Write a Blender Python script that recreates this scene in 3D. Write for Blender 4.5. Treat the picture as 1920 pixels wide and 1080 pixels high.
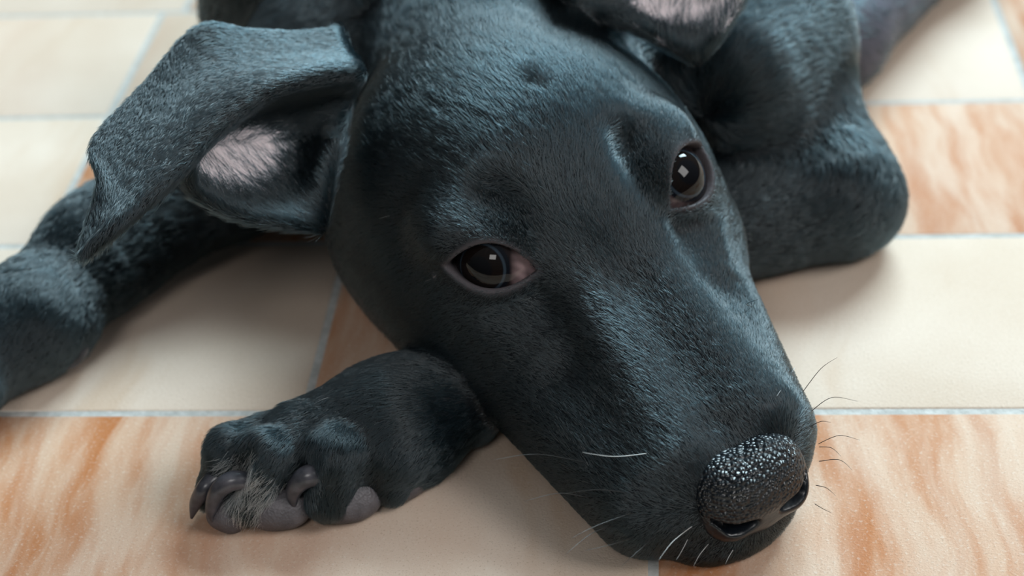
import bpy, math, os, random
import numpy as np
from mathutils import Vector, Matrix

rng = np.random.default_rng(7)
random.seed(7)
for o in list(bpy.data.objects):
    bpy.data.objects.remove(o)
SC = bpy.context.scene
COL = SC.collection
MM = 0.001

# ------------------------------------------------------------------ camera
YAW, PITCH, ROLL, FPX, CAMH = -0.1015, 0.606, -0.0667, 3200.0, 340.0
cf = np.array([math.sin(YAW)*math.cos(PITCH), math.cos(YAW)*math.cos(PITCH), -math.sin(PITCH)])
_r0 = np.array([math.cos(YAW), -math.sin(YAW), 0.0]); _u0 = np.cross(_r0, cf)
cr = math.cos(ROLL)*_r0 + math.sin(ROLL)*_u0
cu = -math.sin(ROLL)*_r0 + math.cos(ROLL)*_u0
CAM = np.array([0.0, 0.0, CAMH])

def ray(x, y):
    return cf*FPX + cr*(x-960) + cu*(540-y)
def P(x, y, z):
    """point at height z (mm above the floor) measured from the photograph's pixel"""
    d = ray(x, y); return CAM + d*(z-CAMH)/d[2]
def Q(x, y, dist):
    """point at a distance (mm) from the lens"""
    d = ray(x, y); return CAM + d/np.linalg.norm(d)*dist

cam_d = bpy.data.cameras.new('camera'); cam = bpy.data.objects.new('camera', cam_d); COL.objects.link(cam)
cam_d.sensor_width = 36; cam_d.lens = FPX/1920*36; cam_d.clip_start = 0.01; cam_d.clip_end = 60
m = Matrix(((cr[0], cu[0], -cf[0], 0), (cr[1], cu[1], -cf[1], 0), (cr[2], cu[2], -cf[2], CAMH*MM), (0, 0, 0, 1)))
cam.matrix_world = m
cam_d.dof.use_dof = True; cam_d.dof.focus_distance = 0.482; cam_d.dof.aperture_fstop = 8.5
SC.camera = cam

# ------------------------------------------------------------------ world, light, exposure
W = bpy.data.worlds.new('World'); SC.world = W; W.use_nodes = True
nt = W.node_tree; nt.nodes.clear()
wo = nt.nodes.new('ShaderNodeOutputWorld'); bg = nt.nodes.new('ShaderNodeBackground')
tc = nt.nodes.new('ShaderNodeTexCoord'); sx = nt.nodes.new('ShaderNodeSeparateXYZ'); rp = nt.nodes.new('ShaderNodeValToRGB')
nt.links.new(tc.outputs['Generated'], sx.inputs[0]); nt.links.new(sx.outputs['Z'], rp.inputs[0])
rp.color_ramp.elements[0].position = 0.0; rp.color_ramp.elements[0].color = (0.16, 0.175, 0.18, 1)
rp.color_ramp.elements[1].position = 0.9; rp.color_ramp.elements[1].color = (0.60, 0.68, 0.72, 1)
nt.links.new(rp.outputs[0], bg.inputs[0]); nt.links.new(bg.outputs[0], wo.inputs[0])
bg.inputs[1].default_value = 0.32

def area(name, loc, target, sxx, syy, power, col):
    l = bpy.data.lights.new(name, 'AREA'); l.shape = 'RECTANGLE'; l.size = sxx; l.size_y = syy; l.energy = power; l.color = col
    o = bpy.data.objects.new(name, l); COL.objects.link(o); o.location = loc
    o.rotation_euler = (Vector(target)-Vector(loc)).to_track_quat('-Z', 'Y').to_euler()
    return o
area('garden_door_light', (2.3, 5.8, 4.9), (0, 0.45, 0), 4.0, 2.8, 1420, (0.70, 0.92, 1.0))
area('side_window_light', (1.5, 0.0, 1.5), (0, 0.45, 0), 0.9, 0.9, 24, (1.0, 0.99, 0.97))
area('front_window_light', (-0.25, -1.3, 1.75), (0, 0.45, 0), 0.75, 0.55, 13, (1.0, 0.985, 0.96))
SC.view_settings.view_transform = 'Standard'; SC.view_settings.look = 'None'
SC.view_settings.gamma = 1; SC.view_settings.use_curve_mapping = False
SC.view_settings.exposure = -0.17
SC.cycles.use_denoising = True
SC.cycles.max_bounces = 6

# ------------------------------------------------------------------ node helpers
class NT:
    def __init__(s, name):
        s.m = bpy.data.materials.new(name); s.m.use_nodes = True; s.t = s.m.node_tree; s.t.nodes.clear()
        s.out = s.n('ShaderNodeOutputMaterial')
    def n(s, typ, **kw):
        x = s.t.nodes.new(typ)
        for k, v in kw.items(): setattr(x, k, v)
        return x
    def l(s, a, b): s.t.links.new(a, b)
    def val(s, sock, v):
        if hasattr(v, 'is_linked') or hasattr(v, 'links'): s.l(v, sock)
        else: sock.default_value = v
    def math(s, op, a, b=0.0, c=None, clamp=False):
        x = s.n('ShaderNodeMath', operation=op, use_clamp=clamp); s.val(x.inputs[0], a); s.val(x.inputs[1], b)
        if c is not None: s.val(x.inputs[2], c)
        return x.outputs[0]
    def mix(s, f, a, b):
        x = s.n('ShaderNodeMix', data_type='RGBA'); s.val(x.inputs[0], f); s.val(x.inputs[6], a); s.val(x.inputs[7], b)
        return x.outputs[2]
    def noise(s, vec, scale, detail=3, rough=0.5, dist=0.0):
        x = s.n('ShaderNodeTexNoise'); s.l(vec, x.inputs['Vector']); x.inputs['Scale'].default_value = scale
        x.inputs['Detail'].default_value = detail; x.inputs['Roughness'].default_value = rough; x.inputs['Distortion'].default_value = dist
        return x.outputs['Fac']
    def ramp(s, f, pts):
        x = s.n('ShaderNodeValToRGB'); s.l(f, x.inputs[0]); r = x.color_ramp
        while len(r.elements) < len(pts): r.elements.new(0.5)
        for e, (p, c) in zip(r.elements, pts): e.position = p; e.color = (*c, 1) if len(c) == 3 else c
        return x.outputs[0]
    def rng(s, v, a, b, c=0.0, d=1.0, smooth=False):
        x = s.n('ShaderNodeMapRange'); s.val(x.inputs[0], v); x.inputs[1].default_value = a; x.inputs[2].default_value = b
        x.inputs[3].default_value = c; x.inputs[4].default_value = d
        if smooth: x.interpolation_type = 'SMOOTHSTEP'
        return x.outputs[0]
    def bsdf(s, **kw):
        x = s.n('ShaderNodeBsdfPrincipled')
        for k, v in kw.items(): s.val(x.inputs[k.replace('_', ' ')], v)
        s.l(x.outputs[0], s.out.inputs[0]); return x
    def bump(s, b, h, strength, dist):
        x = s.n('ShaderNodeBump'); x.inputs['Strength'].default_value = strength; x.inputs['Distance'].default_value = dist
        s.l(h, x.inputs['Height']); s.l(x.outputs[0], b.inputs['Normal'])

def link(name, me, parent=None):
    o = bpy.data.objects.new(name, me); COL.objects.link(o)
    if parent: o.parent = parent
    return o
def mesh_from(name, v, f, mat=None, smooth=True):
    me = bpy.data.meshes.new(name)
    v = np.asarray(v, dtype=np.float32)*MM
    f = np.asarray(f, dtype=np.int32)
    me.vertices.add(len(v)); me.vertices.foreach_set('co', v.ravel())
    me.loops.add(f.size); me.loops.foreach_set('vertex_index', f.ravel())
    me.polygons.add(len(f)); me.polygons.foreach_set('loop_start', np.arange(0, f.size, f.shape[1], dtype=np.int32))
    me.polygons.foreach_set('loop_total', np.full(len(f), f.shape[1], dtype=np.int32))
    me.update(calc_edges=True); me.validate()
    if smooth: me.polygons.foreach_set('use_smooth', np.ones(len(me.polygons), dtype=bool))
    if mat: me.materials.append(mat)
    return me

# ------------------------------------------------------------------ floor
def tile_material():
    t = NT('tile_glaze'); tcn = t.n('ShaderNodeTexCoord'); obj = tcn.outputs['Object']
    def at(nm): return t.n('ShaderNodeAttribute', attribute_type='OBJECT', attribute_name=nm).outputs['Fac']
    lo, hi, amt, seed = at('orange_from'), at('orange_to'), at('orange_amount'), at('seed')
    sep = t.n('ShaderNodeSeparateXYZ'); t.l(obj, sep.inputs[0])
    off = t.n('ShaderNodeCombineXYZ'); t.l(seed, off.inputs[2]); t.l(t.math('MULTIPLY', seed, 1.7), off.inputs[0])
    add = t.n('ShaderNodeVectorMath', operation='ADD'); t.l(obj, add.inputs[0]); t.l(off.outputs[0], add.inputs[1])
    rot = t.n('ShaderNodeMapping'); rot.inputs['Rotation'].default_value = (0, 0, math.radians(38)); rot.inputs['Scale'].default_value = (1, 0.20, 1)
    t.l(add.outputs[0], rot.inputs[0])
    warp = t.noise(add.outputs[0], 9, 2, 0.5)
    wv = t.n('ShaderNodeVectorMath', operation='SCALE'); cmb = t.n('ShaderNodeCombineXYZ'); t.l(warp, cmb.inputs[0]); t.l(warp, cmb.inputs[1])
    t.l(cmb.outputs[0], wv.inputs[0]); wv.inputs['Scale'].default_value = 0.030
    vv = t.n('ShaderNodeVectorMath', operation='ADD'); t.l(rot.outputs[0], vv.inputs[0]); t.l(wv.outputs[0], vv.inputs[1])
    vein = t.noise(vv.outputs[0], 34, 3, 0.6, 0.25)
    vein2 = t.noise(vv.outputs[0], 80, 3, 0.6, 0.3)
    # orange band between lo and hi (metres along the tile), edges broken by the veins
    x = t.math('ADD', sep.outputs['X'], t.math('MULTIPLY', t.math('SUBTRACT', vein, 0.5), 0.16))
    e1 = t.math('DIVIDE', t.math('SUBTRACT', x, lo), 0.03, clamp=True)
    e2 = t.math('DIVIDE', t.math('SUBTRACT', hi, x), 0.10, clamp=True)
    band = t.math('MULTIPLY', t.math('MULTIPLY', e1, e2), amt, clamp=True)
    streak = t.rng(vein, 0.36, 0.60, 0.50, 1.0, True)
    stk2 = t.rng(vein2, 0.32, 0.66, 0.55, 1.0, True)
    f = t.math('MULTIPLY', t.math('MULTIPLY', band, streak), stk2, clamp=True)
    cream = t.mix(t.rng(t.noise(add.outputs[0], 14, 3), 0.35, 0.65), (0.55, 0.43, 0.34, 1), (0.62, 0.505, 0.42, 1))
    cream = t.mix(t.math('MULTIPLY', t.rng(vein, 0.56, 0.74, 0, 1, True), 0.45), cream, (0.46, 0.30, 0.19, 1))
    orange = t.mix(t.rng(vein2, 0.3, 0.7), (0.49, 0.25, 0.135, 1), (0.39, 0.14, 0.048, 1))
    col = t.mix(f, cream, orange)
    spk = t.noise(obj, 1500, 2, 0.6); spk2 = t.noise(obj, 900, 2, 0.5)
    col = t.mix(t.rng(spk, 0.57, 0.72, 0, 0.40, True), col, (0.24, 0.16, 0.10, 1))
    col = t.mix(t.rng(spk2, 0.54, 0.74, 0, 0.28, True), col, (0.66, 0.59, 0.52, 1))
    b = t.bsdf(Base_Color=col, Roughness=0.6)
    b.inputs['Specular IOR Level'].default_value = 0.12
    t.bump(b, t.math('ADD', t.math('MULTIPLY', spk2, 0.7), spk), 0.3, 0.0005)
    return t.m
TILE = tile_material()
g = NT('grout'); tcn = g.n('ShaderNodeTexCoord')
gc = g.mix(g.rng(g.noise(tcn.outputs['Object'], 300, 3), 0.35, 0.7), (0.36, 0.355, 0.34, 1), (0.50, 0.495, 0.48, 1))
gb = g.bsdf(Base_Color=gc, Roughness=0.9); g.bump(gb, g.noise(tcn.outputs['Object'], 900, 3), 0.6, 0.0005)

def slab(x0, x1, y0, y1, z0, z1, bev, name, mat):
    v = []
    for (dx, z) in ((0, z0), (0, z1-bev), (bev*0.35, z1-bev*0.25), (bev, z1)):
        v += [(x0+dx, y0+dx, z), (x1-dx, y0+dx, z), (x1-dx, y1-dx, z), (x0+dx, y1-dx, z)]
    f = [(3, 2, 1, 0)]
    for k in range(3):
        for i in range(4):
            j = (i+1) % 4; f.append((4*k+i, 4*k+j, 4*k+4+j, 4*k+4+i))
    f.append((12, 13, 14, 15))
    return mesh_from(name, v, f, mat, smooth=False)
floor = link('floor', slab(-1152, 1152, 419.5-4*98.9, 419.5+11*98.9, -12, -0.35, 0.1, 'floor', g.m)); floor['kind'] = 'structure'
floor['label'] = 'tiled floor of cream and orange streaked ceramic tiles with grey grout'
PIT, LEN, GAP, Y0 = 98.9, 380.0, 2.3, 419.5
tile_me = slab(-LEN/2+GAP/2, LEN/2-GAP/2, -PIT/2+GAP/2, PIT/2-GAP/2, -10, 0, 0.9, 'tile', TILE)
# joint positions per row (row 0 lies just nearer than the joint line at Y0)
JX = {-3: 140, -2: 250, -1: 130, 0: -1, 1: -112, 2: -228, 3: -228, 4: -218, 5: -90, 6: 40, 7: -160, 8: -60, 9: 70, 10: -150, 11: 20}
BAND = {(0, -1): (-0.30, 0.135, 1.0), (0, 0): (-0.30, 0.09, 1.0), (1, 0): (-0.30, -0.03, 1.0), (1, -1): (0, 0, 0.0),
        (2, 0): (-0.30, 0.30, 0.95), (2, -1): (-0.3, -0.1, .5), (3, 0): (-0.3, -0.15, 0.6), (3, 1): (-0.3, 0.0, 1.0), (3, -1): (0.05, 0.2, 0.25),
        (2, 1): (-0.3, -0.13, 0.5), (4, -1): (0, 0, 0)}
for r in range(-3, 12):
    for k in range(-5, 6):
        x0 = JX[r] + k*LEN; x1 = min(x0+LEN, 1150); x0 = max(x0, -1150)
        if x1-x0 < 25: continue
        xc, yc, sc_ = (x0+x1)/2, Y0 + (r-0.5)*PIT, (x1-x0)/LEN      # tiles at the edges are cut
        o = link('tile', tile_me, floor); o.location = (xc*MM, yc*MM, random.uniform(-.12, .05)*MM); o.scale = (sc_, 1, 1)
        o.rotation_euler = (random.uniform(-.0006, .0006), random.uniform(-.0004, .0004), 0)
        lo, hi, am = BAND.get((r, k), (-0.3, random.uniform(-.15, .15), random.uniform(.2, 1)))
        o['orange_from'] = float(lo); o['orange_to'] = float(hi); o['orange_amount'] = float(am); o['seed'] = float(abs(r)*3.1 + (k+3)*1.37)

# ------------------------------------------------------------------ implicit surface tools (all in mm)
def smin(a, b, k):
    if k <= 0: return np.minimum(a, b)
    h = np.maximum(k-np.abs(a-b), 0)/k
    return np.minimum(a, b) - h*h*k*0.25
def smax(a, b, k): return -smin(-a, -b, k)
BIG = 60.0
class Prim:
    pass
def cone(a, b, ra, rb, comb=None, ln=None):
    a = np.asarray(a, float); b = np.asarray(b, float); p = Prim(); ab = b-a; L2 = ab@ab
    def ev(x):
        t = np.clip(((x-a)@ab)/L2, 0, 1)
        return np.linalg.norm(x-(a+t[:, None]*ab), axis=1) - (ra+(rb-ra)*t)
    R = max(ra, rb); p.ev = ev; p.lo = np.minimum(a, b)-R; p.hi = np.maximum(a, b)+R
    p.comb = (ab/np.sqrt(L2)) if comb is None else np.asarray(comb, float); p.ln = ln
    return p
def ell(c, M, r, comb=None, ln=None):
    """ellipsoid: centre c, rows of M are its axes, radii r"""
    c = np.asarray(c, float); M = np.asarray(M, float); r = np.asarray(r, float); p = Prim()
    def ev(x):
        q = (x-c)@M.T; k0 = np.linalg.norm(q/r, axis=1); k1 = np.linalg.norm(q/(r*r), axis=1)
        return k0*(k0-1.0)/np.maximum(k1, 1e-6)
    R = r.max(); p.ev = ev; p.lo = c-R; p.hi = c+R; p.comb = comb; p.ln = ln
    return p
MARG = 16.0
BOX = [None]
def ev_culled(p, x):
    d = np.full(len(x), BIG)
    if BOX[0] is not None and (np.any(BOX[0][0] > p.hi+MARG) or np.any(BOX[0][1] < p.lo-MARG)): return d
    m = np.all((x > p.lo-MARG) & (x < p.hi+MARG), axis=1)
    if m.any(): d[m] = p.ev(x[m])
    return d

def surface_nets(F, lo, hi, h, slack=1.5):
    """sparse surface nets of F over a box; returns vertices and quads"""
    B = 8; bs = B*h
    n = np.ceil((np.asarray(hi)-lo)/bs).astype(int)
    bi = np.stack(np.meshgrid(*[np.arange(k) for k in n], indexing='ij'), -1).reshape(-1, 3)
    cen = lo + (bi+0.5)*bs
    dc = F(cen); act = np.abs(dc) < bs*0.87*slack
    bi = bi[act]; nb = len(bi)
    s = np.stack(np.meshgrid(*[np.arange(B+1)]*3, indexing='ij'), -1).reshape(-1, 3)
    pts = (lo + (bi[:, None, :]*B + s[None])*h).reshape(-1, 3)
    D = np.empty(len(pts), np.float32)
    CH = 400000
    for i in range(0, len(pts), CH): D[i:i+CH] = F(pts[i:i+CH])
    D = D.reshape(nb, B+1, B+1, B+1)
    inside = D < 0
    lut = np.full(tuple(n+2), -1, int); lut[tuple((bi+1).T)] = np.arange(nb)
    cnt = np.zeros((nb, B, B, B), np.uint8)
    for dx in (0, 1):
        for dy in (0, 1):
            for dz in (0, 1): cnt += inside[:, dx:B+dx, dy:B+dy, dz:B+dz]
    mixed = (cnt > 0) & (cnt < 8)
    ci = np.argwhere(mixed)
    vid = np.full((nb, B, B, B), -1, int); vid[mixed] = np.arange(len(ci))
    # vertex = mean of edge crossings
    acc = np.zeros((len(ci), 3)); num = np.zeros(len(ci))
    b0, cx, cy, cz = ci.T
    cor = {}
    for c in [(i, j, k) for i in (0, 1) for j in (0, 1) for k in (0, 1)]:
        cor[c] = D[b0, cx+c[0], cy+c[1], cz+c[2]]
    for c in cor:
        for ax in range(3):
            if c[ax] == 0:
                c2 = list(c); c2[ax] = 1; c2 = tuple(c2); d0, d1 = cor[c], cor[c2]
                m = (d0 < 0) != (d1 < 0); t = np.zeros(len(ci)); t[m] = d0[m]/(d0[m]-d1[m])
                q = np.tile(np.array(c, float), (len(ci), 1)); q[:, ax] = t
                acc[m] += q[m]; num[m] += 1
    V = lo + (bi[b0]*B + np.stack([cx, cy, cz], 1) + acc/num[:, None])*h
    quads = []
    for ax in range(3):
        o1, o2 = [(1, 2), (2, 0), (0, 1)][ax]
        sl0 = [slice(None)]+[slice(0, B)]*3; sl1 = list(sl0); sl1[ax+1] = slice(1, B+1)
        a = inside[tuple(sl0)]; b = inside[tuple(sl1)]
        e = np.argwhere(a != b); flip = a[tuple(e.T)]
        g = bi[e[:, 0]]*B + e[:, 1:]
        ids = []
        for (u, v) in ((0, 0), (-1, 0), (-1, -1), (0, -1)):
            c = g.copy(); c[:, o1] += u; c[:, o2] += v
            blk = lut[tuple((c//B+1).T)]; l = c % B
            r = np.where(blk >= 0, vid[blk, l[:, 0], l[:, 1], l[:, 2]], -1); ids.append(r)
        q = np.stack(ids, 1); ok = (q >= 0).all(1); q = q[ok]; fl = flip[ok]
        q[~fl] = q[~fl][:, ::-1]; quads.append(q)
    Fq = np.concatenate(quads)
    return V, Fq
def grad(F, V, e=0.25):
    k = np.array([[1, -1, -1], [-1, -1, 1], [-1, 1, -1], [1, 1, 1]], float); g = np.zeros_like(V); s = np.zeros(len(V))
    for kk in k:
        d = F(V+kk*e); g += kk*d[:, None]; s += d
    return g/(4*e), s/4
def refine(F, V, it=2):
    for _ in range(it):
        g, d = grad(F, V); n2 = np.maximum((g*g).sum(1), 0.05)
        st = -(d/n2)[:, None]*g; L = np.linalg.norm(st, axis=1); st *= (np.minimum(L, 0.6)/np.maximum(L, 1e-9))[:, None]
        V = V + st
    g, d = grad(F, V); return V, g/np.maximum(np.linalg.norm(g, axis=1), 1e-6)[:, None]

# ------------------------------------------------------------------ the puppy: head frame
HA = np.array([0.857, 0.497, 0.142]); HA /= np.linalg.norm(HA)      # to the dog's left (right in the picture)
HB = np.array([0.514, -0.820, -0.250]); HB -= HA*(HA@HB); HB /= np.linalg.norm(HB)   # to the nose
HC = np.cross(HB, HA); HC *= -1 if HC[2] < 0 else 1
HM = np.array([HA, HB, HC]); HO = np.array([-20.0, 424.0, 69.0])
def L(a, b, c): return HO + np.array([a, b, c])@HM
def loc(x): return (x-HO)@HM.T
EYE_R = 13.4
eyes = []
for sgn, px in ((-1, (899, 505)), (1, (1291, 322))):
    out = np.array([0.5*sgn, 0.62, 0.60]); fis = np.array([-0.78*sgn, 0.625, 0.045])
    out -= fis*(fis@out)/(fis@fis); out /= np.linalg.norm(out); fis /= np.linalg.norm(fis); ver = np.cross(out, fis)
    if ver[2] < 0: ver = -ver
    c = np.array([-33.3 if sgn < 0 else 37.6, 2.0, 0]) - out*EYE_R
    Ew = HO + c@HM; d = ray(*px); d /= np.linalg.norm(d); oc = CAM-Ew; bq = oc@d; q = bq*bq-(oc@oc-EYE_R**2)
    hit = CAM + d*(-bq-math.sqrt(max(q, 0))); gz = (hit-Ew)/np.linalg.norm(hit-Ew)
    eyes.append(dict(s=sgn, c=Ew, out=out@HM, fis=fis@HM, ver=ver@HM, gaze=gz))

def almond(x, e):
    """signed 2-D distance-like field of the eye opening and the outward coordinate"""
    W, T, Bt = (13.4, 7.6, 5.8) if e['s'] < 0 else (13.4, 8.8, 7.2)
    q = x-e['c']; u = q@e['fis']; v = q@e['ver']; w = q@e['out']
    k = np.clip(1-(np.abs(u)/W)**2.0, -0.6, 1)
    up = T*k; dn = Bt*k
    return np.maximum(v-up, -v-dn)*0.85, w, u, v

back = -HB
hd = []   # (op, prim, k)
def hu(p, k): hd.append(('u', p, k))
def hs(p, k): hd.append(('s', p, k))
CB = lambda a, b, c: np.array([a, b, c])@HM
hu(ell(L(0, -50, -22), HM, (53, 52, 43), ln=4.2), 0)            # skull
hu(ell(L(0, -22, -14), HM, (38, 38, 28), ln=3.6), 18)            # forehead
hu(cone(L(0, 0, -22), L(0, 64, -29), 21, 17, ln=2.6), 16)       # muzzle core
hu(cone(L(-11, 8, -10), L(-12, 74, -21), 9.5, 9, ln=2.4), 7)     # bridge
hu(cone(L(11, 8, -10), L(12, 74, -21), 9.5, 9, ln=2.4), 7)
for s in (-1, 1):
    hu(ell(L(40*s, -30, -38), HM, (19, 42, 28), ln=4), 20)        # cheek
    hu(ell(L(38*s, -60, -44), HM, (20, 30, 26), ln=4.5), 16)
    hu(cone(L(29*s, 0, -38), L((-23 if s < 0 else 15), (73 if s < 0 else 70), -34), 21, 17, ln=2.8), 14)   # lip
    hu(ell(L(34*s, -17, 0), HM, (12, 13, 9), ln=2.8), 8)         # brow
    hu(cone(L(38*s, -8, -16), L(26*s, 22, -22), 9, 7, ln=2.6), 10)     # under the eye
    hs(ell(L(22*s, -4, 12), HM, (6, 12, 9)), 8)                       # hollow inside the brow
hu(cone(L(0, -10, -46), L(-2, 74, -41), 26, 15, ln=3), 16)           # lower jaw
hu(ell(L(-2, 83, -32), HM, (21, 13, 15), ln=2.0), 8)
hu(ell(L(-4, 88, -41), HM, (19, 11, 9), ln=2.0), 6)                # lip under the nose                # nose tip base

neck = []
def w3(*a): return P(*a)
bodyp = []
def bu(p, k): bodyp.append(('u', p, k))
bu(cone(L(0, -62, -26), P(1010, -120, 78), 42, 58, ln=6), 0)
bu(cone(P(1010, -120, 78), np.array([-35, 760, 74]), 62, 70, ln=8), 30)
bu(cone(np.array([-35, 760, 74]), np.array([25, 850, 66]), 70, 64, ln=8), 30)
bu(cone(np.array([25, 850, 66]), np.array([105, 905, 58]), 64, 56, ln=8), 30)
bu(cone(np.array([105, 905, 58]), np.array([170, 890, 50]), 56, 46, ln=8), 30)
bu(cone(np.array([160, 900, 52]), np.array([115, 760, 40]), 46, 36, ln=7), 24)     # thigh
bu(cone(np.array([175, 930, 46]), np.array([255, 985, 14]), 16, 9, ln=8), 12)     # tail
bu(cone(np.array([255, 985, 14]), np.array([330, 960, 9]), 9, 6, ln=8), 6)
bu(cone(P(560, 10, 55), P(760, -60, 70), 38, 50, ln=7), 25)         # right shoulder
# dog's left upper arm to the elbow, forearm back under the chin
bu(cone(P(1375, 150, 58), P(1440, 60, 60), 26, 30, ln=6), 18)
bu(cone(P(1430, 150, 44), P(1560, 345, 24), 30, 20, ln=6), 14)
bu(cone(P(1570, 350, 20), P(1618, 383, 15), 17, 12, ln=5), 12)
bu(cone(P(1560, 375, 20), P(1250, 470, 15), 20, 15, ln=5), 12)
bu(cone(P(1400, 200, 36), P(1400, 360, 20), 28, 22, ln=6), 16)
bu(cone(P(1250, 470, 15), P(930, 650, 15), 15, 14.5, ln=5), 10)
# flank / hind leg far behind
bu(cone(P(1440, -80, 40), P(1560, 70, 22), 40, 20, ln=6), 12)
bu(cone(P(1560, 70, 22), P(1760, -150, 24), 20, 25, ln=6), 12)
bu(cone(P(1760, -150, 24), np.array([175, 880, 40]), 25, 30, ln=6), 20)
# dog's right foreleg
bu(cone(P(620, 150, 50), P(430, 300, 34), 34, 25, ln=6), 20)
bu(cone(P(430, 300, 32), P(190, 470, 24), 25, 19, ln=5), 12)
bu(cone(P(190, 470, 22), P(60, 600, 19), 19, 17, ln=4), 10)
bu(cone(P(60, 600, 18), P(-60, 680, 17), 18, 17, ln=4), 10)
bu(cone(P(150, 610, 14), P(142, 640, 10), 5.5, 4, ln=3), 5)          # dewclaw toe
# right foot out of the picture
for (xx, yy, x2, y2) in ((-80, 640, -170, 690), (-90, 680, -190, 740), (-80, 715, -170, 790), (-50, 735, -110, 810)):
    bu(cone(P(xx, yy, 15), P(x2, y2, 8), 8, 7, ln=4), 6)

paw = []
def pu(p, k): paw.append(('u', p, k))
pu(cone(P(960, 640, 15), P(850, 715, 16), 14.5, 15, ln=5), 0)
pu(cone(P(860, 740, 16), P(735, 790, 16.5), 15.5, 16.5, ln=4), 12)
pu(cone(P(735, 790, 16.5), P(575, 835, 15.5), 16.5, 14, ln=4), 12)
pu(cone(P(770, 830, 11), P(640, 870, 11), 12, 11, ln=4), 10)
TO = [((500, 828, 15), (438, 848, 18), (396, 925, 7), 8.5, 8, 4.6),
      ((565, 838, 16), (505, 855, 21), (468, 942, 8), 8.5, 8.4, 6.2),
      ((655, 835, 16), (632, 852, 20.5), (615, 932, 9), 8.5, 8.8, 6.8),
      ((750, 830, 13), (745, 852, 15), (735, 905, 7), 8.5, 8.8, 6.2)]
for a, b, c, r1, r2, r3 in TO:
    pu(cone(P(*a), P(*b), r1, r2, ln=3.5), 4)
    pu(cone(P(*b), P(*c), r2, r3, ln=3.5), 2.5)
for (x1, y1, x2, y2) in ((468, 845, 432, 905), (572, 850, 545, 915), (690, 848, 690, 905)):
    paw.append(('s', cone(P(x1, y1, 27), P(x2, y2, 16), 2.2, 2.6), 5))

# ears: control rows (pixel, distance) from base to tip
EARC = [
 [(640, 60, 548), (650, 95, 538), (668, 135, 526), (655, 180, 538), (625, 300, 526), (602, 428, 520)],
 [(560, 68, 546), (575, 105, 536), (595, 142, 521), (570, 195, 540), (560, 300, 534), (545, 420, 517)],
 [(470, 64, 544), (480, 115, 534), (498, 170, 515), (480, 208, 535), (460, 300, 531), (450, 404, 514)],
 [(372, 58, 540), (372, 140, 530), (408, 232, 509), (400, 250, 526), (378, 300, 523), (370, 366, 511)],
 [(275, 162, 528), (290, 235, 518), (330, 312, 502), (332, 322, 510), (338, 318, 511), (336, 312, 506)],
 [(180, 268, 514), (220, 325, 508), (262, 378, 497), (266, 382, 502), (270, 376, 504), (268, 372, 501)],
 [(188, 345, 506), (202, 385, 501), (212, 425, 494), (216, 428, 497), (220, 424, 498), (218, 420, 497)],
 [(152, 468, 499), (156, 472, 497), (160, 475, 496), (162, 474, 497), (161, 472, 497), (160, 470, 498)]]
def cr_interp(C, t):
    """Catmull-Rom along axis 0"""
    n = C.shape[0]; t = np.clip(t, 0, n-1.000001); i = t.astype(int); f = (t-i)
    g = lambda k: C[np.clip(k, 0, n-1)]
    sh = (len(t),)+(1,)*(C.ndim-1); f = f.reshape(sh)
    p0, p1, p2, p3 = g(i-1), g(i), g(i+1), g(i+2)
    return 0.5*((2*p1)+(-p0+p2)*f+(2*p0-5*p1+4*p2-p3)*f*f+(-p0+3*p1-3*p2+p3)*f**3)
def ear_sheet(ctrl, nu, nv):
    G = cr_interp(ctrl, np.linspace(0, ctrl.shape[0]-1, nu)); G = np.swapaxes(G, 0, 1)
    G = cr_interp(G, np.linspace(0, ctrl.shape[1]-1, nv)); return np.swapaxes(G, 0, 1)   # nu x nv x 3
ctrlR = np.array([[Q(*p) for p in row] for row in EARC])
ctrlL = HO + (loc(ctrlR.reshape(-1, 3))*np.array([-1, 1, 1]))@HM
ctrlL = ctrlL.reshape(ctrlR.shape)
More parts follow.
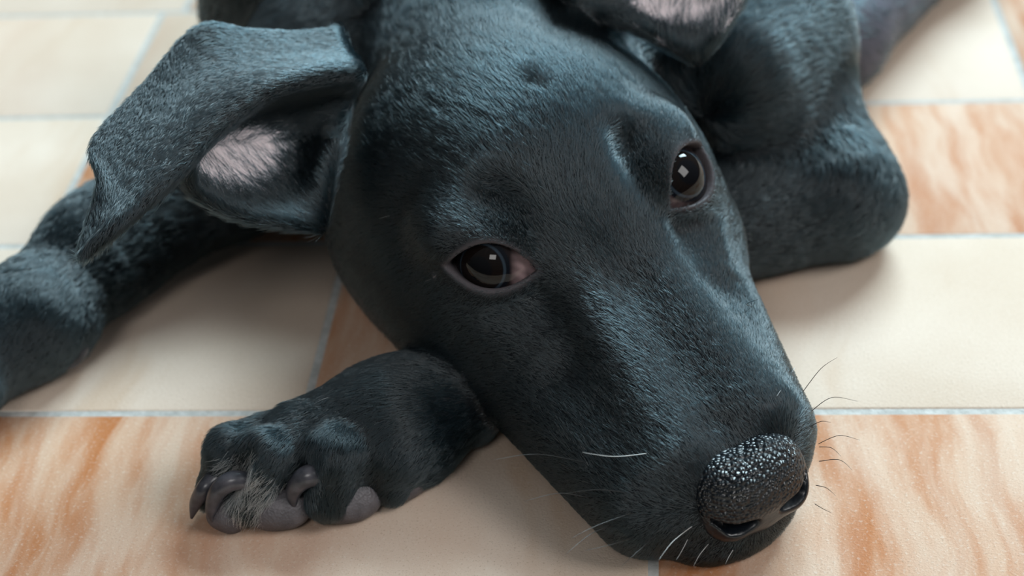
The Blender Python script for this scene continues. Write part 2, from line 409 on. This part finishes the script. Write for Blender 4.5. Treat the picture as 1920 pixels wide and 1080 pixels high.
class Sheet:
    def __init__(s, ctrl, h=0.7):
        S = ear_sheet(ctrl, 210, 240); nu, nv = S.shape[:2]; s.S = S
        U = np.linspace(0, 1, nu)[:, None]; V = np.linspace(0, 1, nv)[None]
        s.R = np.clip(1.9-0.7*U + 0*V, 1.1, 3) + 1.3*np.exp(-((V-0.4)/0.055)**2)*(1-U*0.5)
        d = np.gradient(S, axis=0); s.T = d/np.maximum(np.linalg.norm(d, axis=2), 1e-6)[..., None]
        s.lo = S.reshape(-1, 3).min(0)-8; s.hi = S.reshape(-1, 3).max(0)+8; s.h = h
        n = np.ceil((s.hi-s.lo)/h).astype(int)+1
        A = np.full(tuple(n), BIG, np.float32); W_ = 8
        ax = [s.lo[k]+np.arange(n[k])*h for k in range(3)]
        # splat only well separated samples
        P_ = S.reshape(-1, 3); R_ = s.R.ravel()
        key = np.floor((P_-s.lo)/0.45).astype(np.int64); key = (key[:, 0]*10000+key[:, 1])*10000+key[:, 2]
        _, idx = np.unique(key, return_index=True)
        for i in idx:
            p = P_[i]; c = np.round((p-s.lo)/h).astype(int); a = np.maximum(c-W_, 0); b = np.minimum(c+W_+1, n)
            dx = (ax[0][a[0]:b[0]]-p[0])**2; dy = (ax[1][a[1]:b[1]]-p[1])**2; dz = (ax[2][a[2]:b[2]]-p[2])**2
            dd = np.sqrt(dx[:, None, None]+dy[None, :, None]+dz[None, None]) - R_[i]
            v = A[a[0]:b[0], a[1]:b[1], a[2]:b[2]]; np.minimum(v, dd, out=v)
        s.A = np.minimum(A, 6.0); s.n = n
        s.comb = None; s.ln = 4.0
    def ev(s, x):
        q = (x-s.lo)/s.h; i = np.floor(q).astype(int); i = np.clip(i, 0, s.n-2); f = np.clip(q-i, 0, 1); r = 0
        for c in ((0, 0, 0), (1, 0, 0), (0, 1, 0), (1, 1, 0), (0, 0, 1), (1, 0, 1), (0, 1, 1), (1, 1, 1)):
            w = np.prod([f[:, k] if c[k] else 1-f[:, k] for k in range(3)], axis=0)
            r = r + w*s.A[i[:, 0]+c[0], i[:, 1]+c[1], i[:, 2]+c[2]]
        far = np.linalg.norm(np.maximum(np.maximum(s.lo-x, x-s.hi), 0), axis=1)
        return r+far
ears = [Sheet(ctrlR), Sheet(ctrlL)]

def fold(lst, x, d):
    for op, p, k in lst:
        e = ev_culled(p, x)
        d = smin(d, e, k) if op == 'u' else smax(d, -e, k)
    return d
def F_dog(x):
    x = np.asarray(x, float); o = np.empty(len(x)); C_ = 30000
    for i in range(0, len(x), C_):
        c = x[i:i+C_]; BOX[0] = (c.min(0), c.max(0)); o[i:i+C_] = F_dog1(c)
    BOX[0] = None
    return o
def F_dog1(x):
    big = np.full(len(x), BIG)
    dh = fold(hd, x, big.copy())
    q = loc(x)
    near = np.all(np.abs(q-np.array([0, -5, 0])) < np.array([60, 40, 40]), axis=1)
    # eyes: lid bulge, then the opening
    for e in eyes:
        if not near.any(): break
        r = np.linalg.norm(x-e['c'], axis=1); mm = near & (r < 34)
        if mm.any():
            xm = x[mm]; dm = smin(dh[mm], r[mm]-(EYE_R+1.7), 6)
            al, w, u, v = almond(xm, e)
            cut = np.maximum(al, 2-w)
            # crease above and lid rim
            dm = smax(dm, -cut, 1.4)
            dh[mm] = dm
    db = fold(bodyp, x, big.copy())
    dp = fold(paw, x, big.copy())
    d = smin(dh, db, 6)
    for s in ears: d = smin(d, ev_culled(s, x), 3.5)
    d = smin(d, dp, 2.5)
    return smax(d, 0.4-x[:, 2], 1.5)

import time
t0 = time.time()
lo = np.array([-290.0, 280, -3]); hi = np.array([350.0, 1020, 170])
HV = 1.0
def mesh_dog():
    # beyond the shoulders the grid is stretched along y: the far body needs fewer faces
    Y1, ST = 620.0, 2.6
    def warp(u):
        w = u.copy(); m = w[:, 1] > Y1; t = w[m, 1]-Y1; w[m, 1] = Y1+t+(ST-1)*t*t/(t+60.0); return w
    hu_ = np.array(hi); hu_[1] = Y1+(hi[1]-Y1)/ST+40
    def Fw(u):
        d = F_dog(warp(u)); return d/np.where(u[:, 1] > Y1, 1.0+(ST-1)*0.35, 1.0)
    V1, Q1 = surface_nets(Fw, lo, hu_, HV, 1.7)
    V1 = warp(V1)
    V1, N1 = refine(F_dog, V1, 2)
    return V1, Q1, N1
V, QF, N = mesh_dog()
print('dog mesh', len(V), len(QF), round(time.time()-t0, 1))

# ------------------------------------------------------------------ per-vertex fields of the coat
tri = np.concatenate([QF[:, [0, 1, 2]], QF[:, [0, 2, 3]]])
locV = loc(V)
HAIRDIR = np.zeros_like(V); LEN_H = np.zeros(len(V)); WT = np.zeros(len(V))
def headcomb(q):
    d = np.stack([0.75*q[:, 0]/45.0, -np.ones(len(q)), 0.15+0*q[:, 0]], 1)
    # swirl round each eye
    return d
LIFT = np.full(len(V), 0.30)
hc_ = headcomb(locV); nc = N@HC
sf = np.clip((0.78-nc)/0.35, 0, 1); sf = sf*sf*(3-2*sf)
hc_[:, 2] -= 1.25*sf
hcomb = hc_@HM
for s_ in (-1, 1):
    r_ = np.linalg.norm((locV-np.array([22.0*s_, -5, 6]))/np.array([8.5, 12, 11]), axis=1)
    LIFT += 1.1*np.clip(1.25-r_, 0, 1)
LIFT += 0.8*np.clip(1-np.linalg.norm((locV-np.array([8, -42, 20]))/np.array([6, 8, 10]), axis=1), 0, 1)
for lst in (hd, bodyp, paw):
    for op, p, k in lst:
        if op != 'u': continue
        mk = np.all((V > p.lo-10) & (V < p.hi+10), axis=1)
        if not mk.any(): continue
        w = np.exp(-np.clip(p.ev(V[mk]), -3, 30)/3.0)
        c = hcomb[mk] if lst is hd else np.tile(p.comb, (mk.sum(), 1))
        HAIRDIR[mk] += w[:, None]*c; LEN_H[mk] += w*(p.ln or 4); WT[mk] += w
LEN_H /= np.maximum(WT, 1e-9); LEN_H[WT < 1e-6] = 5
# ears: nearest sheet sample gives u, v, side
from mathutils.kdtree import KDTree
EAR_U = np.full(len(V), -1.0); EAR_V = np.zeros(len(V)); EAR_IN = np.zeros(len(V)); EAR_L = np.zeros(len(V), bool)
for ei, s in enumerate(ears):
    S = s.S[::4, ::4]; T = s.T[::4, ::4]; nu, nv = S.shape[:2]
    dv = np.gradient(S, axis=1); Nn = np.cross(T, dv); Nn /= np.maximum(np.linalg.norm(Nn, axis=2), 1e-9)[..., None]
    if ei == 1: Nn = -Nn
    kd = KDTree(nu*nv); flat = S.reshape(-1, 3)
    for i, p_ in enumerate(flat): kd.insert(p_, i)
    kd.balance()
    ids = np.where(np.abs(ev_culled(s, V)) < 0.8)[0]
    ids = ids[ev_culled(s, V[ids]) < 0.8]
    near = np.fromiter((kd.find(V[i])[1] for i in ids), dtype=int, count=len(ids))
    EAR_U[ids] = (near//nv)/(nu-1); EAR_V[ids] = (near % nv)/(nv-1)
    side = (N[ids]*Nn.reshape(-1, 3)[near]).sum(1); EAR_IN[ids] = side; EAR_L[ids] = ei == 1
    Tn = T.reshape(-1, 3)[near]; dvn = dv.reshape(-1, 3)[near]; dvn = dvn/np.maximum(np.linalg.norm(dvn, axis=1), 1e-9)[:, None]
    inn = EAR_V[ids] > 0.45
    HAIRDIR[ids] = Tn + np.where(inn, 0.5, 0.15)[:, None]*dvn*np.where(EAR_V[ids] > 0.75, -1.2, 1)[:, None]
    LEN_H[ids] = np.where(inn, 5.5, 3.2)
is_ear = EAR_U >= 0
HAIRDIR += 0
tn = HAIRDIR - (HAIRDIR*N).sum(1)[:, None]*N; HAIRDIR = tn/np.maximum(np.linalg.norm(tn, axis=1), 1e-6)[:, None]
# bare zones
BARE = np.zeros(len(V)); RIM = np.zeros(len(V))
for e in eyes:
    al, w, u, v = almond(V, e); r = np.linalg.norm(V-e['c'], axis=1)
    m = (w > 0) & (r < EYE_R+7)
    BARE[m & (al < 0.5)] = 1
    RIM[m] = np.maximum(RIM[m], np.clip(1-(al[m])/2.1, 0, 1))
    # lids have very short hair
    LEN_H[m] = np.minimum(LEN_H[m], 1.0+np.clip(al[m], 0, 6)*0.35)
    # short hair that turns outwards round the eye
NOSEC = L(0, 90, -25)
qn = (locV-np.array([-0.5, 89, -24.5]))/np.array([17, 12, 11.8]); nr = np.linalg.norm(qn, axis=1)
BARE[nr < 1.0] = 1
# inner ear skin: pale pink, facing the opening
PINK = np.zeros(len(V))
sgn_in = 0
m = is_ear
uu = (EAR_U-np.where(EAR_L, 0.30, 0.35))/np.where(EAR_L, 0.30, 0.21); vv = (EAR_V-np.where(EAR_L, 0.84, 0.79))/np.where(EAR_L, 0.20, 0.17)
pk = np.clip(1.25-np.sqrt(uu**2+vv**2), 0, 1)
# which side is the inside: the side that faces the lens on the middle of the bowl
vw = CAM-V; vw /= np.linalg.norm(vw, axis=1)[:, None]
mm = m & (pk > 0.4) & ((N*vw).sum(1) > 0.5) & ~EAR_L
INS = np.sign(EAR_IN[mm].mean()) if mm.any() else 1
PINK[m] = pk[m]*(EAR_IN[m]*INS > 0.1)
def snoise(x, sc, seed):
    r = np.random.default_rng(seed); o = 0
    for i in range(5):
        k = r.normal(size=3)*sc; o = o+np.sin(x@k+r.uniform(0, 6.28))
    return o/2.2
PINKM = np.clip((PINK-0.18+0.10*snoise(V, 0.35, 3))*3.2, 0, 1)
GA, GB = P(1440, -80, 40), P(1560, 70, 22); BELLY = np.zeros(len(V))
for (g0, g1, rr_) in ((GA, GB, 44), (GB, P(1760, -150, 26), 40)):
    ab = g1-g0; tt_ = np.clip((V-g0)@ab/(ab@ab), 0, 1); BELLY = np.maximum(BELLY, np.clip((rr_-np.linalg.norm(V-g0-tt_[:, None]*ab, axis=1))/12, 0, 1))
BELLY *= np.clip((V[:, 0]-48)/20, 0, 1)
print('fields', round(time.time()-t0, 1))

# ------------------------------------------------------------------ objects
PL = Vector((-0.02, 0.60, 0))
puppy = bpy.data.objects.new('puppy', None); COL.objects.link(puppy); puppy.empty_display_size = 0.02; puppy.location = PL
puppy['label'] = 'black short haired puppy lying on the tiles, chin on its foreleg'
puppy['category'] = 'dog'
def part(name, me, parent=puppy):
    o = link(name, me, parent)
    if parent is puppy: o.location = -PL
    return o
t = NT('dog_skin'); c = t.n('ShaderNodeVertexColor', layer_name='tint'); tcn = t.n('ShaderNodeTexCoord')
b = t.bsdf(Base_Color=c.outputs[0], Roughness=0.5); b.inputs['Specular IOR Level'].default_value = 0.15
t.bump(b, t.noise(tcn.outputs['Object'], 700, 3), 0.35, 0.0004)
SKIN = t.m
me = mesh_from('body', V, QF, SKIN)
colr = np.tile(np.array([0.004, 0.006, 0.008]), (len(V), 1))
rimc = np.array([0.085, 0.075, 0.082]); colr = colr*(1-RIM[:, None])+rimc*RIM[:, None]
pkc = np.array([0.92, 0.80, 0.83])*(0.92+0.10*snoise(V, 0.5, 9))[:, None]
colr = colr*(1-PINKM[:, None])+pkc*PINKM[:, None]
colr = colr*(1-BELLY[:, None])+np.array([0.10, 0.10, 0.13])*BELLY[:, None]
ca = me.color_attributes.new('tint', 'FLOAT_COLOR', 'POINT')
ca.data.foreach_set('color', np.concatenate([colr, np.ones((len(V), 1))], 1).astype(np.float32).ravel())
me.normals_split_custom_set_from_vertices(N.astype(np.float32))
body = part('body', me)

# ---- eyes
def eye_material():
    t = NT('eyeball'); c = t.n('ShaderNodeVertexColor', layer_name='tint')
    b = t.bsdf(Base_Color=c.outputs[0], Roughness=0.25); b.inputs['Coat Weight'].default_value = 1.0
    b.inputs['Coat Roughness'].default_value = 0.015; b.inputs['Coat IOR'].default_value = 1.33; b.inputs['Specular IOR Level'].default_value = 0.0
    return t.m
EYEM = eye_material()
def eyeball(e):
    nth, nph = 110, 144; th = np.linspace(0, math.pi, nth)**1.0; ph = np.linspace(0, 2*math.pi, nph, endpoint=False)
    z = e['gaze']; x = np.cross(z, [0, 0, 1.0]); x /= np.linalg.norm(x); y = np.cross(z, x)
    TH, PH = np.meshgrid(th, ph, indexing='ij')
    rr = EYE_R*(1+0.035*np.clip(1-(TH/0.66)**2, 0, 1)**1.3)
    v = (rr*np.sin(TH)*np.cos(PH))[..., None]*x+(rr*np.sin(TH)*np.sin(PH))[..., None]*y+(rr*np.cos(TH))[..., None]*z+e['c']
    v = v.reshape(-1, 3); i = np.arange(nth-1)[:, None]*nph; j = np.arange(nph)[None]; j2 = (j+1) % nph
    f = np.stack([i+j, i+nph+j, i+nph+j2, i+j2], -1).reshape(-1, 4)
    # orientation
    a, b_, c_ = v[f[500, 0]], v[f[500, 1]], v[f[500, 2]]
    if np.dot(np.cross(b_-a, c_-a), a-e['c']) < 0: f = f[:, ::-1]
    me = mesh_from('eye', v, f, EYEM)
    T_ = TH.ravel(); Pp = PH.ravel(); col = np.zeros((len(T_), 4)); col[:, 3] = 1
    n = 0.5+0.25*np.sin(Pp*37+3*np.sin(Pp*5))+0.25*np.sin(Pp*61+T_*9)
    iris = np.array([0.0055, 0.0035, 0.003])[None]*(0.6+0.9*n[:, None]); pup = np.array([0.003, 0.003, 0.004]); limb = np.array([0.004, 0.005, 0.008]); scl = np.array([0.46, 0.32, 0.33])*(0.85+0.3*np.sin(Pp*23+T_*14)[:, None]*0.5+0.0)
    f1 = np.clip((T_-0.27)/0.03, 0, 1)[:, None]; f2 = np.clip((T_-0.50)/0.05, 0, 1)[:, None]; f3 = np.clip((T_-0.66)/0.07, 0, 1)[:, None]
    ring = np.clip(1-np.abs(T_-0.56)/0.04, 0, 1)      # bluish iris rim; also paints a faint reflected glint into the colour
    med = np.clip(((v-e['c'])@e['fis'])/EYE_R*2.2-0.9, 0, 1)[:, None]*(1.0 if e['s'] < 0 else 0.25)
    scl = scl*med+np.array([0.012, 0.008, 0.008])*(1-med)
    cc = pup*(1-f1)+iris*f1; cc = cc*(1-f2)+limb*f2; cc = cc*(1-f3)+scl*f3
    cc = cc+ring[:, None]*np.array([0.030, 0.045, 0.060])
    col[:, :3] = cc
    ca = me.color_attributes.new('tint', 'FLOAT_COLOR', 'POINT'); ca.data.foreach_set('color', col.astype(np.float32).ravel())
    return me
for e in eyes: part('eye', eyeball(e))

# ---- nose pad
nz = [('u', ell(L(-0.5, 88, -24), HM, (17, 11.3, 11)), 0),
      ('u', ell(L(-9, 91, -29), HM, (7.5, 8, 7)), 5), ('u', ell(L(9, 91, -29), HM, (7.5, 8, 7)), 5),
      ('u', ell(L(-7, 86, -21.5), HM, (9, 8.5, 8)), 4), ('u', ell(L(7, 86, -21.5), HM, (9, 8.5, 8)), 4),
      ('u', ell(L(0, 92, -31.5), HM, (7, 6.5, 6.5)), 4)]
for s in (-1, 1):
    nz.append(('s', ell(L(8.2*s, 99, -26.0), HM, (4.8, 8, 2.1)), 1.2))
    nz.append(('s', cone(L(11.5*s, 97.5, -25.3), L(14.8*s, 93.2, -23.2), 1.7, 0.8), 1.2))
nz.append(('s', cone(L(0, 102, -31.5), L(0, 97, -41), 0.9, 0.8), 1.5))
def F_nose(x):
    return fold(nz, np.asarray(x, float), np.full(len(x), BIG))
cN = L(0, 91, -26); Vn, Qn = surface_nets(F_nose, cN-24, cN+24, 0.5); Vn, Nn_ = refine(F_nose, Vn, 2)
t = NT('nose_leather'); tcn = t.n('ShaderNodeTexCoord')
vo = t.n('ShaderNodeTexVoronoi', feature='F1'); t.l(tcn.outputs['Object'], vo.inputs['Vector']); vo.inputs['Scale'].default_value = 800
b = t.bsdf(Base_Color=(0.004, 0.006, 0.009, 1), Roughness=t.rng(t.noise(tcn.outputs['Object'], 150, 2), 0.3, 0.7, 0.22, 0.38))
b.inputs['Specular IOR Level'].default_value = 0.45
at = t.n('ShaderNodeVertexColor', layer_name='pebble')
h = t.math('MULTIPLY', t.math('SUBTRACT', 1.0, t.math('MULTIPLY', vo.outputs['Distance'], 1.3)), at.outputs[0])
t.bump(b, h, 0.8, 0.0008)
NOSEM = t.m
me = mesh_from('nose', Vn, Qn, NOSEM); ql = loc(Vn)
pb = np.clip((ql[:, 2]+25.5)/4.5, 0, 1)*0.92+0.06
ca = me.color_attributes.new('pebble', 'FLOAT_COLOR', 'POINT'); ca.data.foreach_set('color', np.stack([pb, pb, pb, pb*0+1], 1).astype(np.float32).ravel())
part('nose', me)

# ---- claws and pads
t = NT('claw_horn'); tcn = t.n('ShaderNodeTexCoord')
b = t.bsdf(Base_Color=t.ramp(t.noise(tcn.outputs['Object'], 260, 3), [(0.35, (0.022, 0.024, 0.031)), (0.7, (0.075, 0.072, 0.085))]), Roughness=0.3)
CLAW = t.m
t = NT('paw_leather'); tcn = t.n('ShaderNodeTexCoord')
b = t.bsdf(Base_Color=t.ramp(t.noise(tcn.outputs['Object'], 200, 3), [(0.3, (0.060, 0.055, 0.062)), (0.7, (0.115, 0.105, 0.115))]), Roughness=0.5)
vo = t.n('ShaderNodeTexVoronoi', feature='F1'); t.l(tcn.outputs['Object'], vo.inputs['Vector']); vo.inputs['Scale'].default_value = 1400
t.bump(b, vo.outputs['Distance'], 0.35, 0.0005)
PADM = t.m
def tube(pts, rad, n=14, sub=8, flat=1.0):
    pts = cr_interp(np.array(pts, float), np.linspace(0, len(pts)-1, (len(pts)-1)*sub+1))
    rad = cr_interp(np.array(rad, float)[:, None], np.linspace(0, len(rad)-1, len(pts)))[:, 0]
    tg = np.gradient(pts, axis=0); tg /= np.linalg.norm(tg, axis=1)[:, None]
    up = np.cross(tg[0], [0.3, 0.2, 1.0]); up /= np.linalg.norm(up); v = []
    for p_, t_, r_ in zip(pts, tg, rad):
        up = up-t_*(up@t_); up /= np.linalg.norm(up); w = np.cross(t_, up)
        for k in range(n):
            a = 2*math.pi*k/n; v.append(p_+r_*(math.cos(a)*up*flat+math.sin(a)*w))
    m_ = len(pts); f = []
    for i in range(m_-1):
        for k in range(n):
            k2 = (k+1) % n; f.append((i*n+k, i*n+k2, (i+1)*n+k2, (i+1)*n+k))
    v.append(pts[0]); v.append(pts[-1])
    for k in range(n):
        k2 = (k+1) % n; f.append((m_*n, k2, k, k)); f.append((m_*n+1, (m_-1)*n+k, (m_-1)*n+k2, (m_-1)*n+k2))
    return v, f
def tube_mesh(name, pts, rad, mat, **kw):
    v, f = tube(pts, rad, **kw); me = bpy.data.meshes.new(name)
    me.from_pydata([tuple(np.asarray(q)*MM) for q in v], [], [tuple(dict.fromkeys(q)) for q in f]); me.materials.append(mat)
    me.polygons.foreach_set('use_smooth', np.ones(len(me.polygons), dtype=bool)); return me
CL = [([(405, 895, 14), (385, 915, 13), (368, 942, 8), (359, 972, 3)], [2.8, 2.6, 2.0, 0.4]),
      ([(470, 903, 17), (435, 902, 18), (408, 922, 15), (396, 955, 9), (398, 978, 5)], [2.6, 3.0, 2.6, 1.8, 0.4]),
      ([(612, 893, 17), (580, 892, 18.5), (558, 908, 16), (549, 930, 12), (553, 955, 8)], [3.2, 3.4, 2.9, 2.0, 0.4])]
for pts, rad in CL: part('claw', tube_mesh('claw', [P(*q) for q in pts], rad, CLAW))
part('claw', tube_mesh('claw', [P(148, 632, 13), P(150, 655, 10), P(135, 680, 7), P(112, 695, 5)], [2.6, 2.8, 2.0, 0.4], CLAW))
def pad(c, ax1, ax2, r, name='paw_pad'):
    c = np.array(c); ax1 = np.array(ax1)/np.linalg.norm(ax1); ax2 = np.array(ax2); ax2 = ax2-ax1*(ax1@ax2); ax2 /= np.linalg.norm(ax2); ax3 = np.cross(ax1, ax2)
    nth, nph = 28, 40; v = []
    for i in range(nth+1):
        th = math.pi*i/nth
        for j in range(nph):
            ph = 2*math.pi*j/nph; q = np.array([math.cos(th), math.sin(th)*math.cos(ph), math.sin(th)*math.sin(ph)])
            q = np.sign(q)*np.abs(q)**0.88; k = 1+0.05*math.sin(3*q[0]+c[0])*math.sin(4*q[1]+1)
            p_ = c+(ax1*q[0]*r[0]+ax2*q[1]*r[1]+ax3*q[2]*r[2])*k; p_[2] = max(p_[2], 0.15); v.append(p_)
    f = [(i*nph+j, (i+1)*nph+j, (i+1)*nph+(j+1) % nph, i*nph+(j+1) % nph) for i in range(nth) for j in range(nph)]
    if np.linalg.det([ax1, ax2, ax3]) > 0: f = [q[::-1] for q in f]
    return mesh_from(name, v, f, PADM)
for (px, py, z, r, dx, dy) in ((523, 955, 6.5, (9.5, 6.5, 6.5), 1, -0.10), (655, 938, 6.5, (9.5, 7, 6.8), 1, -0.25), (752, 903, 6.0, (8, 7, 6.2), 1, -0.45), (425, 965, 5.5, (6, 5.5, 5.5), 1, 0.5)):
    c0 = P(px, py, z); a1 = P(px+60*dx, py+60*dy, z)-c0; c0 = c0+cf*2.2
    part('paw_pad', pad(c0, a1, cf, r))

# ---- whiskers
t = NT('whisker_hair'); t.bsdf(Base_Color=(0.02, 0.018, 0.018, 1), Roughness=0.35); WHD = t.m
t = NT('pale_whisker_hair'); t.bsdf(Base_Color=(0.5, 0.5, 0.5, 1), Roughness=0.35); WHP = t.m
WH = [([(1215, 850, 38), (1150, 856, 44), (1090, 848, 48)], 0), ([(1100, 868, 22), (1010, 852, 34), (930, 862, 40)], 1),
      ([(1505, 735, 40), (1540, 690, 50), (1572, 668, 56)], 1), ([(1520, 772, 36), (1560, 745, 46), (1610, 752, 50)], 1),
      ([(1535, 832, 32), (1575, 816, 40), (1615, 825, 42)], 1), ([(1536, 865, 28), (1575, 862, 34), (1600, 882, 36)], 1), ([(1536, 838, 30), (1560, 840, 36), (1578, 856, 38)], 1),
      ([(1518, 800, 34), (1540, 790, 40), (1558, 792, 44)], 1), ([(1155, 985, 14), (1110, 1000, 18), (1060, 1040, 20)], 1), ([(1190, 960, 20), (1120, 985, 24), (1070, 1010, 26)], 1),
      ([(1110, 935, 16), (1050, 925, 22), (985, 940, 26)], 1), ([(1235, 1000, 14), (1200, 1030, 18), (1165, 1062, 18)], 1), ([(1300, 985, 18), (1262, 1015, 22), (1235, 1050, 22)], 0),
      ([(1330, 1018, 14), (1312, 1040, 16), (1300, 1062, 16)], 0), ([(1290, 1010, 14), (1280, 1030, 16), (1268, 1050, 17)], 0), ([(1375, 1030, 12), (1366, 1045, 14), (1360, 1058, 14)], 0),
      ([(1190, 1005, 12), (1150, 1020, 16), (1098, 1032, 18)], 1), ([(1530, 910, 22), (1550, 915, 26), (1568, 930, 28)], 1), ([(1412, 575, 40), (1400, 570, 48), (1425, 560, 54)], 1),
      ([(1490, 690, 42), (1470, 722, 50), (1455, 745, 55)], 0), ([(1180, 925, 30), (1120, 918, 38), (1060, 925, 44)], 1), ([(1528, 945, 18), (1545, 955, 21), (1560, 962, 22)], 1)]
for pts, pale in WH:
    p3 = [P(*q) for q in pts]
    # root each one in the skin: step from the first point along the view ray to the surface
    d0 = (p3[0]-CAM)/np.linalg.norm(p3[0]-CAM); ts = np.arange(300, 620, 0.5); dd = F_dog(CAM+ts[:, None]*d0)
    hit = np.where(dd < 0)[0]
    if len(hit): tr = ts[hit[0]]
    else: tr = ts[np.argmin(dd)]
    sh = CAM+d0*(tr+0.5)-p3[0]; p3 = [q+sh for q in p3]
    p3 = [np.array([q[0], q[1], max(q[2], 1.2)]) for q in p3]
    part('whisker', tube_mesh('whisker', p3, [0.12, 0.09, 0.03], WHP if pale == 0 else WHD, n=5, sub=7))
print('parts', round(time.time()-t0, 1))

# ------------------------------------------------------------------ fur
def fur_material(name, root, tip, rough, ior=1.6):
    t = NT(name); h = t.n('ShaderNodeBsdfHairPrincipled'); 
    try: h.model = 'CHIANG'
    except Exception: pass
    h.parametrization = 'COLOR'
    hi = t.n('ShaderNodeHairInfo'); col = t.mix(hi.outputs['Random'], (*root, 1), (*tip, 1))
    t.l(col, h.inputs['Color']); h.inputs['Roughness'].default_value = rough; h.inputs['Radial Roughness'].default_value = 0.45
    h.inputs['IOR'].default_value = ior
    t.l(h.outputs[0], t.out.inputs[0]); return t.m
FURM = fur_material('black_fur', (0.003, 0.006, 0.008), (0.007, 0.014, 0.018), 0.21)
PALEM = fur_material('pale_fur', (0.75, 0.74, 0.75), (0.92, 0.90, 0.91), 0.4)

area_t = 0.5*np.linalg.norm(np.cross(V[tri[:, 1]]-V[tri[:, 0]], V[tri[:, 2]]-V[tri[:, 0]]), axis=1)
face_v = (N*vw).sum(1)
pr = V-CAM; zc = pr@cf; sxp = 960+FPX*(pr@cr)/zc; syp = 540-FPX*(pr@cu)/zc
inframe = (sxp > -60) & (sxp < 1980) & (syp > -60) & (syp < 1140)
dist = np.linalg.norm(pr, axis=1)
dens = np.where(dist < 575, 7.5, np.where(dist < 660, 2.6, 0.7))
dens = dens*np.where(face_v > -0.15, 1.0, 0.22)*np.where(inframe, 1.0, 0.25)*np.where(V[:, 2] < 1.2, 0.1, 1.0)
dens = dens*(1-BARE)*(1-0.96*PINKM)*(1-0.75*BELLY)
rad_v = np.where(dist < 575, 0.068, np.where(dist < 660, 0.10, 0.19))
def grow(name, mat, density, length, lift, rad, seed, jit=0.22, npt=5, roots=None):
    r = np.random.default_rng(seed)
    ex = area_t*density[tri].mean(1); n = int(ex.sum())
    ti = np.searchsorted(np.cumsum(ex)/ex.sum(), r.random(n)); ti = np.minimum(ti, len(tri)-1)
    a = r.random(n); b_ = r.random(n); fl = a+b_ > 1; a[fl] = 1-a[fl]; b_[fl] = 1-b_[fl]
    wgt = np.stack([1-a-b_, a, b_], 1); T3 = tri[ti]
    ip = lambda A: (A[T3]*(wgt[..., None] if A.ndim == 2 else wgt)).sum(1)
    p0 = ip(V); nn = ip(N); nn /= np.linalg.norm(nn, axis=1)[:, None]; dr = ip(HAIRDIR)
    ln = ip(length)*r.uniform(0.7, 1.2, n)
    bt = np.cross(nn, dr); sw = 0.25*snoise(p0, 0.06, 5)+0.10*snoise(p0, 0.7, 6)+r.normal(0, jit, n)
    dr = dr+bt*sw[:, None]; dr -= nn*(dr*nn).sum(1)[:, None]; dr /= np.maximum(np.linalg.norm(dr, axis=1), 1e-6)[:, None]
    lf = ((lift if np.isscalar(lift) else ip(lift))*(1+0.15*snoise(p0, 0.5, 8)))*r.uniform(0.5, 1.5, n)
    tt = np.linspace(0, 1, npt)
    pts = p0[:, None]+ln[:, None, None]*(dr[:, None]*tt[None, :, None]*(1/np.sqrt(1+0.5*lf**2))[:, None, None]+nn[:, None]*((lf[:, None]*(tt-0.55*tt*tt)[None])[..., None]))
    pts -= nn[:, None]*0.15
    pts[..., 2] = np.maximum(pts[..., 2], 0.25)
    rr = ip(rad)[:, None]*(1-0.82*tt**1.5)[None]
    cv = bpy.data.hair_curves.new(name); cv.add_curves([npt]*n)
    cv.points.foreach_set('position', (pts*MM).astype(np.float32).ravel())
    cv.points.foreach_set('radius', (rr*MM).astype(np.float32).ravel())
    cv.materials.append(mat)
    o = bpy.data.objects.new(name, cv); COL.objects.link(o); o.parent = body; o['kind'] = 'stuff'
    print(name, n); return o
grow('fur', FURM, dens, LEN_H, LIFT, rad_v, 11)
# pale hairs: toes, ear bowl
pale = np.zeros(len(V)); pale_len = np.full(len(V), 5.0)
for (px, py, z, rr_) in ((470, 905, 16, 9.5), (430, 960, 8, 7), (500, 930, 12, 7), (440, 880, 18, 5)):
    pale = np.maximum(pale, np.clip(1.2-np.linalg.norm(V-P(px, py, z), axis=1)/rr_, 0, 1))
pale = pale*4.5+PINKM*1.0
pale = pale*(face_v > -0.2)
pale_len = np.where(PINKM > 0.3, 3.2, 5.0)
grow('pale_fur', PALEM, pale, pale_len, 0.35, np.full(len(V), 0.085), 12, jit=0.3)
# longer black hair lining the ear opening
edge = is_ear & (EAR_V > 0.5) & (EAR_IN*INS > 0)
el = np.clip(PINK*3, 0, 1)*np.clip((0.55-PINK)*3, 0, 1)
grow('long_fur', FURM, np.where(edge, 0.8*el+0.1, 0.0), np.full(len(V), 9.0), 0.4, np.full(len(V), 0.09), 13, jit=0.3)
print('all', round(time.time()-t0, 1))
